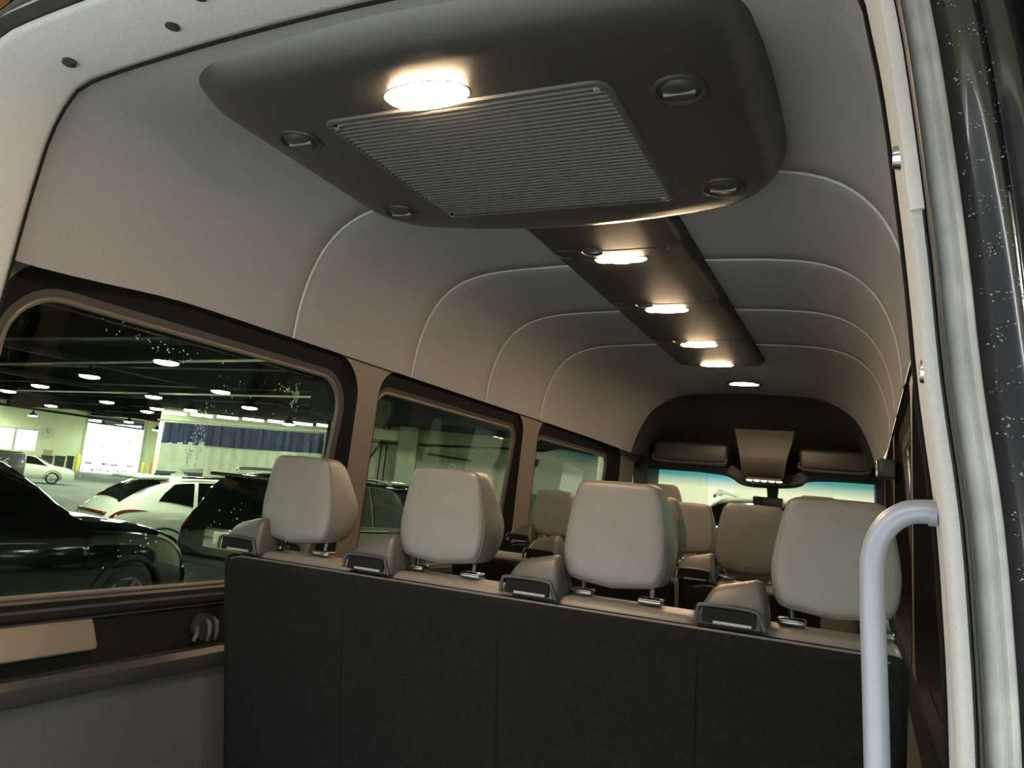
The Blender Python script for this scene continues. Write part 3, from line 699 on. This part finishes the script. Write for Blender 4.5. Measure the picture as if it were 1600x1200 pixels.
# small things by the far wall
def binn(u, wd, ht, label, m='bin_dark'):
    o = PA.p(u, G, 2.0); t = empty('waste_bin', o, PA.a, label, 'bin', 'bins by the far wall')
    MB().loft([[(x * wd * k, y * .45 * k, z) for x, y in ((-.5, -1), (.5, -1), (.5, 1), (-.5, 1))] for k, z in ((.86, 0), (1, ht))], True, True, True).build('tub', m, t)
    rbox('lid', -wd * .53, wd * .53, -.48, .48, ht, ht + .08, .02, m, t, seg=2)
binn(-2.95, 1.1, 1.35, 'dark waste bin under the brown carton')
binn(-1.75, 1.0, 1.45, 'dark waste bin in the middle of the three')
binn(-.75, .7, 1.55, 'dark waste bin next to the yellow post')
o = PA.p(-3.0, G + 1.43, 2.0); t = empty('carton', o, PA.a, 'brown cardboard carton standing on a waste bin', 'box')
MB().box(-.45, .45, -.3, .3, 0.004, .6).build('box', 'card', t); MB().box(-.03, .03, -.305, -.3, .02, .6).build('tape', 'steel_light', t)
def bollard(u, ht, m, label, rr=.16):
    t = empty('bollard', PA.p(u, G, 2.5), 0, label, 'bollard'); lathe([(rr, 0), (rr, ht - .1), (rr * .7, ht), (0, ht + .03)], 14).build('post', m, t, 50); lathe([(rr * 1.5, 0), (rr * 1.5, .03), (0, .031)], 14).build('base', 'steel_dark', t)
bollard(-.05, 1.9, 'yellow', 'tall yellow post left of the roller door', .22)
bollard(6.55, 1.7, 'yellow', 'yellow post right of the roller door')
bollard(7.3, 1.75, 'orange', 'orange red post right of the roller door')
bollard(-5.0, 1.5, 'yellow', 'left one of two yellow posts below the wall window', .25)
bollard(-4.2, 1.5, 'yellow', 'right one of two yellow posts below the wall window', .25)
ck = empty('wall_clock', PA.p(-3.45, 3.25, .1), 0, 'round pale clock on the wall beside the window', 'clock', rot=(R(90), 0, PA.a))
lathe([(.62, -.05), (.62, .06), (.55, .07), (.53, .04), (0, .041)], 28).build('case', 'pipe_white', ck, 40)
MB().box(-.03, .03, 0, .42, .045, .055).build('hand', 'steel_dark', ck); MB().box(0, .28, -.03, .03, .045, .055).build('hand', 'steel_dark', ck)
# pipes and column on the piped wall
pw = empty('wall_pipework', label='thin pipes and brackets fixed to the grey green wall', cat='pipes')
MB().tube([PB.p(-5, 2.55, .35), PB.p(3, 2.95, .35)], .05, 6).build('pipe', 'steel_dark', pw)
for u in (-3.4, -3.2, -2.55, -2.35, -2.2): MB().tube([PB.p(u, G, .3), PB.p(u + .04, 4.6, .3)], .028, 5).build('pipe', 'steel_dark', pw)
MB().tube([PB.p(-3.5, 2.5, .3), PB.p(-3.7, 2.1, .4), PB.p(-3.85, 1.9, .4)], .04, 5).build('pipe', 'steel_dark', pw)
MB().tube([PB.p(-1.6, 2.38, .3), PB.p(.1, 2.28, .3)], .04, 5).build('pipe', 'steel_dark', pw)
for u in (-4.0, -2.0, -1.0, .1, 1.0):
    b = MB(); c = [PB.p(u, 2.60, .1), PB.p(u + .5, 2.62, .1), PB.p(u + .5, 2.42, .1), PB.p(u, 2.60, .5), PB.p(u + .5, 2.62, .5), PB.p(u + .5, 2.42, .5)]
    b.add(c, [(0, 1, 2), (3, 5, 4), (0, 3, 4, 1), (1, 4, 5, 2), (2, 5, 3, 0)]); b.build('bracket', 'wall_green', pw)
nb = empty('reflection_board', label='pale tilted board on the dim wall seen through the third window', cat='board')  # added board, draws the pale patch reflected in the window glass
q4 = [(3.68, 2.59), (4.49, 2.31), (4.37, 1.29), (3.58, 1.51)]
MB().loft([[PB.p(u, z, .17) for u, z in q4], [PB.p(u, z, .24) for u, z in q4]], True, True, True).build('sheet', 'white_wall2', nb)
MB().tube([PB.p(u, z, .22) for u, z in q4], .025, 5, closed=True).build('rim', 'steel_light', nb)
hr_ = empty('hose_reel', PB.p(-.6, 1.85, .55), 0, 'coiled pale hose hanging on the piped wall', 'hose')
for k in range(3): MB().tube([Vector((PB.u.x * .16 * math.cos(t * math.pi / 10), PB.u.y * .16 * math.cos(t * math.pi / 10), .32 * math.sin(t * math.pi / 10) - .1)) - PB.n * .05 * k for t in range(20)], .022, 6, closed=True).build('coil', 'pipe_white', hr_, 180)
cb = MB(); PB.box(cb, -2.7, -2.0, G, CE, 0.15, .9); setp(cb.build('column', 'wall_green'), 'square grey green column on the piped wall', kind='structure')
cb = MB(); PC.box(cb, -6.8, 7.4, 5.05, CE, -1.6, .8); setp(cb.build('ceiling_dark_fill', 'roof_dark'), 'dark soffit above the tube lights', kind='structure')  # dark box added so the wall above the curtain stays dark
cb = MB(); PB.box(cb, -5.6, 9, 3.3, CE, .2, 3.5); setp(cb.build('ceiling_dark_block', 'roof_dark'), 'dark bulkhead under the roof above the piped wall', kind='structure')  # dark box added in front of the upper wall to darken it
cb = MB(); PB.box(cb, -5.2, -2.75, 2.75, 3.15, .16, .5); setp(cb.build('wall_duct', 'wall_cream'), 'pale yellow duct along the top of the piped wall', 'duct')
# high-bay lamps
LAMPS = [(-21.75, 19.04, 4.6, 'largest round lamp seen high in the rear window'), (-30.85, 22.81, 4.6, 'second round lamp left of the largest one'), (-40.12, 26.74, 4.6, 'round lamp near the top left rear window corner'),
         (-47.69, 29.75, 4.6, 'leftmost round lamp at the edge of the rear window'), (-34.61, 29.46, 4.6, 'round lamp above the roller door'), (-43.32, 33.3, 4.6, 'dim round lamp above and left of the roller door'),
         (-55.71, 38.05, 4.6, 'small round lamp against the pale wall'), (-45.79, 38.43, 4.6, 'small round lamp over the right door post'), (-38.74, 35.84, 4.6, 'small round lamp left of the tube lights'),
         (-26.53, 26.32, 4.6, 'flat round lamp near the middle of the rear window'), (-30.73, 32.62, 4.6, 'round lamp above the curtain middle'), (-17.47, 22.54, 4.6, 'round lamp at the right edge of the rear window'),
         (-22.55, 29.01, 4.6, 'lower round lamp at the right edge of the rear window')]
FILL_LAMPS = [(-9, 3, 'garage lamp above the near black car'), (9, 3, 'garage lamp right of the van'), (-10, 9, 'garage lamp above the parked dark cars'), (7, 11, 'garage lamp ahead and right of the van'), (-1, 13, 'garage lamp ahead of the van'),  # extra lamps added to brighten the floor, the van and far walls
       (-9, 21, 'garage lamp near the piped wall'), (-62, 50, 'garage lamp in the row nearest the roller door'), (-70, 42, 'garage lamp left of the roller door lamps'), (-76, 50, 'garage lamp right before the far wall'), (-70, 60, 'garage lamp right of the roller door'), (-80, 44, 'garage lamp before the far window'), (-36, 42, 'garage lamp before the curtain'), (-42, 36, 'garage lamp left of the curtain'), (-76, 58, 'garage lamp over the open roller door'), (-83, 50, 'garage lamp over the wall clock'), (-86, 38, 'garage lamp at the left end of the far wall')]
proto = None
for x, y, z, lab in LAMPS + [(x, y, 4.6, l) for x, y, l in FILL_LAMPS]:
    if proto is None:
        proto = empty('pendant_lamp')
        lathe([(.42, 0), (.40, .10), (.22, .22), (.10, .34), (.09, .5), (0, .51)], 20).build('reflector', 'steel_dark', proto, 50)
        MB().loft([[(r * math.cos(2 * math.pi * k / 20), r * math.sin(2 * math.pi * k / 20), zz) for k in range(20)] for r, zz in ((.41, .0), (.38, -.05), (.2, -.09))], True, False, True).build('diffuser', 'garage_lamp', proto, 60)
        MB().cyl((0, 0, .5), (0, 0, 2.3), .02, 6).build('rod', 'steel_dark', proto)
        o = proto
    else: o = copy_tree(proto)
    o.location = (x, y, z); setp(o, lab, 'lamp', 'pendant lamps of the garage')
# conduits and sprinkler pipes below the roof
for k, (a, b, lab) in enumerate((((-44, 24, 5.2), (-19, 21.5, 5.2), 'long pale pipe hanging under the roof'), ((-56, 33, 5.0), (-24, 30, 5.0), 'second pale pipe further back under the roof'), ((-41, 22, 4.9), (-41, 22.2, 6.8), 'vertical hanger pipe under the roof'))):
    setp(MB().tube([a, b], .05, 6).build('overhead_pipe', 'pipe_white', None, 60), lab, 'pipe')
# exterior rain drops on the rear left window
rd = MB()
for cy, cz, sy, sz, n in ((1.58, 1.19, .012, .035, 70), (1.56, 1.12, .02, .03, 60), (1.93, 1.33, .008, .022, 45), (1.90, 1.345, .03, .006, 25), (1.45, 1.37, .06, .012, 24), (1.30, 1.39, .05, .01, 12), (1.66, 1.29, .05, .03, 14), (2.03, 1.22, .02, .02, 8), (1.35, 1.08, .05, .05, 16), (1.75, .95, .04, .05, 14), (1.45, .86, .06, .02, 14), (1.9, 1.26, .04, .02, 10)):
    for k in range(n):
        y = random.gauss(cy, sy); z = random.gauss(cz, sz); r = random.uniform(.0012, .0028)
        drop(rd, (-(xg(z) + .004), y, z), (-1, 0, -.08), r, r * .8)
        # seen from inside through the pane
setp(rd.build('rain_drops', 'water', None, 180), 'clusters of rain drops on the outside of the rear left window', 'water', kind='stuff')

# ================================================================== CARS
def car(name, label, loc, heading, paint, st, W, zs, wins, lights=(), extra=None, wheels=(.82, 3.55), wr=.35, group=None, L=4.6):
    """st: stations (y, top z, belt z, half width factor, roof half width factor)"""
    root = empty(name, loc, math.atan2(-heading[0], heading[1]), label, 'car', group)
    hw = W / 2
    stc = []
    ys = [s[0] for s in st]
    dense = catmull([tuple(s) for s in st], 4)
    def sect(s):
        y, zt, zb, kf, kr = s
        w_ = hw * kf; wr_ = hw * kr; zb = min(zb, zt - .04)
        p = [(w_ * .90, zs), (w_ * .97, zs + .10), (w_, zs + .28), (w_ * .995, lerp(zs + .28, zb, .6)), (w_ * .965, zb - .03), (w_ * .945, zb), (lerp(w_ * .945, wr_, .55), lerp(zb, zt, .55)), (wr_, zt - min(.07, (zt - zb) * .35)), (wr_ * .86, zt - min(.02, (zt - zb) * .1)), (wr_ * .5, zt), (0, zt + .012)]
        return [(x, y, z) for x, z in p]
    S = [sect(s) for s in dense]
    full = [s + [(-x, y, z) for x, y, z in s[-2::-1]] for s in S]
    MB().loft(full, False, True, True).build('body', paint, root, 35)
    def surf(y, t, sd):
        j = 0
        while j < len(dense) - 2 and dense[j + 1][0] < y: j += 1
        a, b = dense[j], dense[j + 1]; q = 0 if b[0] == a[0] else max(0, min(1, (y - a[0]) / (b[0] - a[0])))
        s = sect(tuple(lerp(u, v, q) for u, v in zip(a, b)))
        i = min(int(t), len(s) - 2); f = t - i
        v = Vector([lerp(c, d, f) for c, d in zip(s[i], s[i + 1])])
        return Vector((v.x * sd, v.y, v.z))
    def patch(nm, m, quad, sd, off=.008, nu=8, nv=5, parent=None):
        (a, b, c, d) = quad       # four (y, t) corners
        def pt(u, v):
            y = lerp(lerp(a[0], b[0], u), lerp(d[0], c[0], u), v); t = lerp(lerp(a[1], b[1], u), lerp(d[1], c[1], u), v)
            p = surf(y, t, sd); e = .01
            n = (surf(y + e, t, sd) - surf(y - e, t, sd)).cross(surf(y, min(t + e, 9.99), sd) - surf(y, t - e, sd))
            if n.length < 1e-9: n = Vector((sd, 0, .1))
            n.normalize()
            if n.x * sd < 0 and abs(n.x) > .2 or n.z < -.3: n = -n
            if abs(n.x) <= .2 and n.z < 0: n = -n
            return p, n
        rows = [[pt(u / nu, v / nv) for u in range(nu + 1)] for v in range(nv + 1)]
        v_ = []; f_ = []
        for lay in (off, -.012):
            for r_ in rows: v_ += [p + n * lay for p, n in r_]
        k = nu + 1; M = (nv + 1) * k
        for i in range(nv):
            for j in range(nu):
                q = (i * k + j, i * k + j + 1, (i + 1) * k + j + 1, (i + 1) * k + j); f_.append(q); f_.append(tuple(M + z for z in q[::-1]))
        bd = [j for j in range(k)] + [i * k + nu for i in range(1, nv + 1)] + [nv * k + j for j in range(nu - 1, -1, -1)] + [i * k for i in range(nv - 1, 0, -1)]
        for q in range(len(bd)): f_.append((bd[q], bd[(q + 1) % len(bd)], M + bd[(q + 1) % len(bd)], M + bd[q]))
        return raw(nm, v_, f_, m, parent or root, 50)
    for nm, m, quad, both in wins:
        for sd in ((1, -1) if both else (1,)): patch(nm, m, quad, sd)
    for wy in wheels:
        for sd in (1, -1):
            x0 = hw * .80 * sd; x1 = hw * 1.0 * sd
            w_ = MB(); n = 24
            w_.loft([[(x, wy + r * math.cos(2 * math.pi * k / n), wr + r * math.sin(2 * math.pi * k / n)) for k in range(n)] for x, r in ((x0, wr * .9), (x0, wr), (lerp(x0, x1, .85), wr), (x1, wr * .93), (x1, wr * .70))], True, True, False)
            wh = w_.build('wheel', 'tyre', root, 40)
            rm = MB().loft([[(x, wy + r * math.cos(2 * math.pi * k / n), wr + r * math.sin(2 * math.pi * k / n)) for k in range(n)] for x, r in ((x1 - .01 * sd, wr * .70), (x1 - .015 * sd, wr * .62), (x1 - .06 * sd, wr * .58), (x1 - .06 * sd, wr * .1))], True, False, True)
            for q in range(5):
                a = 2 * math.pi * q / 5; rm.tube([(x1 - .02 * sd, wy + wr * .08 * math.cos(a), wr + wr * .08 * math.sin(a)), (x1 - .012 * sd, wy + wr * .66 * math.cos(a), wr + wr * .66 * math.sin(a))], .03, 5)
            rm.build('rim', 'rim', wh, 40)
            MB().loft([[(hw * q * sd, wy + r * math.cos(R(-10 + 200 * k / 20)), wr + r * math.sin(R(-10 + 200 * k / 20))) for k in range(21)] for q, r in ((.9, wr * 1.15), (1.004, wr * 1.15), (1.010, wr * 1.22), (.97, wr * 1.26))], False).build('wheel_arch', 'black_plastic', root, 50)
    if extra: extra(root, patch, surf, hw)
    return root
SUVST = [(0.0, .95, .80, .80, .62), (.05, 1.05, .95, .90, .66), (.16, 1.30, 1.05, .96, .70), (.38, 1.62, 1.08, .99, .72), (.75, 1.74, 1.08, 1.0, .74), (1.8, 1.78, 1.06, 1.0, .76), (2.6, 1.74, 1.04, 1.0, .74), (3.0, 1.60, 1.03, 1.0, .72), (3.45, 1.26, 1.02, 1.0, .76), (3.65, 1.10, 1.0, .99, .80), (4.2, 1.04, .94, .96, .78), (4.62, .92, .80, .88, .70), (4.78, .70, .60, .78, .62)]
def suv_extra(root, patch, surf, hw):
    rbox('spoiler', -.62, .62, .22, .62, 1.665, 1.715, .02, 'black_paint', root, seg=2)
    for s_ in (-1, 1): MB().tube(catmull([(s_ * .64, .75, 1.73), (s_ * .65, .9, 1.80), (s_ * .66, 2.2, 1.81), (s_ * .65, 2.7, 1.75)], 5), .02, 6).build('roof_rail', 'chrome', root, 180)
    pl = rbox('licence_plate', -.16, .16, -.012, .03, .80, .96, .01, 'plate', root, seg=2)
    rbox('plate_recess', -.34, .34, -.004, .05, .74, 1.0, .02, 'chrome', root, seg=2)
    rbox('bumper', -.80, .80, -.06, .25, .38, .66, .06, 'black_paint', root)
    MB().tube([(hw * .97, .4, 1.085), (hw * .985, 2.0, 1.07), (hw * .98, 3.3, 1.045)], .012, 6).build('belt_chrome', 'chrome', root, 180)
    MB().tube([(hw * 1.0, .9, .50), (hw * 1.01, 3.2, .50)], .012, 6).build('side_strip', 'chrome', root, 180)
    rbox('mirror', hw * .98, hw * 1.16, 3.05, 3.2, 1.05, 1.2, .04, 'black_paint', root)
SUVW = [('side_window', 'car_glass', ((.45, 5.3), (1.05, 5.2), (1.05, 6.9), (.62, 6.8)), True), ('side_window', 'car_glass', ((1.12, 5.2), (2.0, 5.2), (2.0, 6.95), (1.12, 6.95)), True), ('side_window', 'car_glass', ((2.07, 5.2), (3.25, 5.2), (2.72, 6.9), (2.07, 6.95)), True),
        ('rear_window', 'car_glass', ((.12, 7.3), (.12, 9.98), (.5, 9.98), (.5, 7.6)), True), ('windshield', 'car_glass', ((2.85, 7.4), (2.85, 9.98), (3.42, 9.98), (3.42, 7.2)), True),
        ('tail_light', 'tail_red', ((.03, 4.2), (.30, 4.4), (.30, 5.6), (.08, 6.0)), True), ('headlight', 'lamp_clear', ((4.30, 4.3), (4.66, 3.6), (4.60, 5.2), (4.30, 5.4)), True)]
suv = car('black_suv', 'black SUV with roof rails parked beyond the left headrests, its rear plate showing', (-6.66, 7.55, G), (0, 1), 'black_paint', SUVST, 1.86, .28, SUVW, extra=suv_extra)
s2 = copy_tree(suv); s2.name = 'black_suv'; s2.location = (-8.4, 13.0, G); setp(s2, 'second black SUV parked ahead of the nearer one, roof in the middle window', 'car')
s3 = copy_tree(suv); s3.location = (-.30, 12.4, G); s3.rotation_euler = (0, 0, math.pi); s3.scale = (1, 1, 1.14); setp(s3, 'dark SUV parked nose-in ahead of the windshield', 'car')
CRST = [(0.0, .90, .78, .82, .60), (.06, 1.0, .88, .92, .62), (.22, 1.18, .98, .97, .66), (.60, 1.42, 1.02, .99, .66), (1.1, 1.55, 1.02, 1.0, .69), (1.9, 1.58, 1.0, 1.0, .72), (2.5, 1.53, .98, 1.0, .72), (2.95, 1.36, .97, 1.0, .72), (3.4, 1.12, .96, 1.0, .78), (3.6, 1.04, .95, .99, .82), (4.1, .98, .90, .96, .80), (4.5, .84, .74, .88, .72), (4.64, .62, .52, .78, .62)]
def white_extra(root, patch, surf, hw):
    rbox('spoiler', -.60, .60, .42, .92, 1.475, 1.53, .025, 'white_paint', root, fn=lambda c: (c.x, c.y, c.z + .06 * (c.y - .42)), seg=2)
    MB().loft([[(s_ * .012, 1.15, 1.57), (s_ * .006, 1.28, 1.66)] for s_ in (-1, 1)] + [[(.012, 1.42, 1.58), (.006, 1.32, 1.66)], [(-.012, 1.42, 1.58), (-.006, 1.32, 1.66)]], True).build('antenna_fin', 'white_paint', root)
    rbox('licence_plate', -.17, .17, -.02, .03, .72, .86, .01, 'plate', root, seg=2)
    rbox('tail_strip', -.60, .60, -.012, .06, .90, .955, .015, 'tail_red', root, seg=2)
    rbox('bumper', -.82, .82, -.07, .25, .34, .62, .06, 'white_paint', root)
    for s_ in (-1, 1): MB().tube([(s_ * .60, 1.1, 1.56), (s_ * .62, 1.8, 1.59), (s_ * .61, 2.5, 1.54)], .018, 6).build('roof_rail', 'black_paint', root, 180)
WHW = [('side_window', 'car_glass', ((.72, 5.6), (1.25, 5.3), (1.30, 6.9), (.98, 6.85)), True), ('side_window', 'car_glass', ((1.32, 5.3), (2.1, 5.2), (2.1, 6.95), (1.36, 6.95)), True), ('side_window', 'car_glass', ((2.17, 5.2), (3.25, 5.2), (2.65, 6.9), (2.17, 6.95)), True),
       ('rear_window', 'car_glass', ((.20, 7.2), (.20, 9.98), (.78, 9.98), (.78, 7.4)), True), ('windshield', 'car_glass', ((2.7, 7.4), (2.7, 9.98), (3.36, 9.98), (3.36, 7.2)), True),
       ('tail_light', 'tail_red', ((.03, 4.4), (.55, 4.75), (.55, 4.95), (.05, 5.4)), True), ('headlight', 'lamp_clear', ((4.15, 4.3), (4.55, 3.6), (4.5, 5.0), (4.15, 5.3)), True)]
hx, hy = math.sin(R(20)), math.cos(R(20))
car('white_crossover', 'white crossover with sloping rear window and small roof spoiler', (-9.42 - .9 * hy + .0, 8.05 + .9 * hx, G), (hx, hy), 'white_paint', CRST, 1.85, .26, WHW, extra=white_extra)
BKST = [(0, .98, .85, .82, .62), (.1, 1.15, 1.0, .95, .66), (.5, 1.55, 1.06, .99, .70), (1.2, 1.66, 1.06, 1.0, .72), (2.2, 1.62, 1.05, 1.0, .72), (2.75, 1.40, 1.04, 1.0, .74), (3.15, 1.14, 1.03, 1.0, .80), (3.3, 1.10, 1.02, 1.0, .84), (3.9, 1.05, .98, .97, .82), (4.35, .93, .84, .90, .74), (4.55, .68, .58, .80, .64)]
def bk_extra(root, patch, surf, hw):
    patch('marker_lamp', 'amber', ((4.05, 4.25), (4.22, 4.05), (4.24, 4.22), (4.08, 4.4)), 1, off=.012)
    MB().tube([(hw * 1.002, .6, .92), (hw * 1.005, 2.8, .90)], .006, 5).build('crease', 'grey_plastic', root, 180)
car('black_car', 'black car nearest the rear left window, showing bonnet and front wheel arch', (-6.60, 1.72, G), (0, 1), 'black_paint', BKST, 1.84, .28,
    [('side_window', 'car_glass', ((.6, 5.3), (1.5, 5.2), (1.5, 6.9), (.8, 6.8)), True), ('side_window', 'car_glass', ((1.57, 5.2), (2.95, 5.2), (2.45, 6.9), (1.57, 6.95)), True), ('windshield', 'car_glass', ((2.45, 7.4), (2.45, 9.98), (3.12, 9.98), (3.12, 7.2)), True),
     ('headlight', 'lamp_clear', ((4.0, 4.4), (4.42, 3.7), (4.38, 4.9), (4.05, 5.2)), True)], extra=bk_extra, wheels=(.85, 3.70)).scale = (1, 1, 1.09)
# far vehicles
hd57 = (math.cos(R(57)), math.sin(R(57)))
VANST = [(0, 1.5, 1.0, .94, .86), (.1, 1.62, 1.05, .98, .88), (2.6, 1.64, 1.05, 1.0, .88), (3.2, 1.64, 1.05, 1.0, .88), (4.9, 1.64, 1.05, 1.0, .88), (5.2, 1.55, 1.0, .97, .85)]
def van_extra(root, patch, surf, hw):
    text('lettering', '66', .62, 'white_wall2', root, Matrix.Translation((hw * 1.012, 4.1, .88)) @ Matrix.Rotation(R(90), 4, 'Z') @ Matrix.Rotation(R(90), 4, 'X'))
    rbox('roof_edge', -.8, .8, .3, 5.0, 1.64, 1.70, .02, 'white_paint', root, seg=2)
car('grey_truck', 'dark grey panel vehicle with white lettering at the left edge of the window', (-41.8, 21.6, G), hd57, 'grey_paint', VANST, 2.0, .25, [('side_window', 'car_glass', ((.5, 5.2), (1.8, 5.2), (1.8, 6.8), (.5, 6.8)), True)], extra=van_extra, wheels=(.9, 4.3))
w2 = [o for o in COL.objects if o.name.startswith('white_crossover')][0]
w3 = copy_tree(w2); w3.name = 'white_sedan'; w3.location = (-43.6, 26.4, G); w3.rotation_euler = (0, 0, math.atan2(-hd57[0], hd57[1])); setp(w3, 'white car half hidden behind the dark grey panel vehicle', 'car')
for k, u in enumerate((1.3, 2.6, 3.9, 5.3)):
    o = copy_tree(w2); o.name = 'yard_car'; o.location = PA.p(u * 1.1 - .1, G, -12 - 5 * (k % 2)); o.rotation_euler = (0, 0, PA.a + (.2 if k % 2 else -.1) + math.pi); o.scale = (.62, .62, .72)
    setp(o, ('leftmost', 'second', 'third', 'rightmost')[k] + ' of the four small cars parked outside the roller door', 'car', 'cars in the yard')
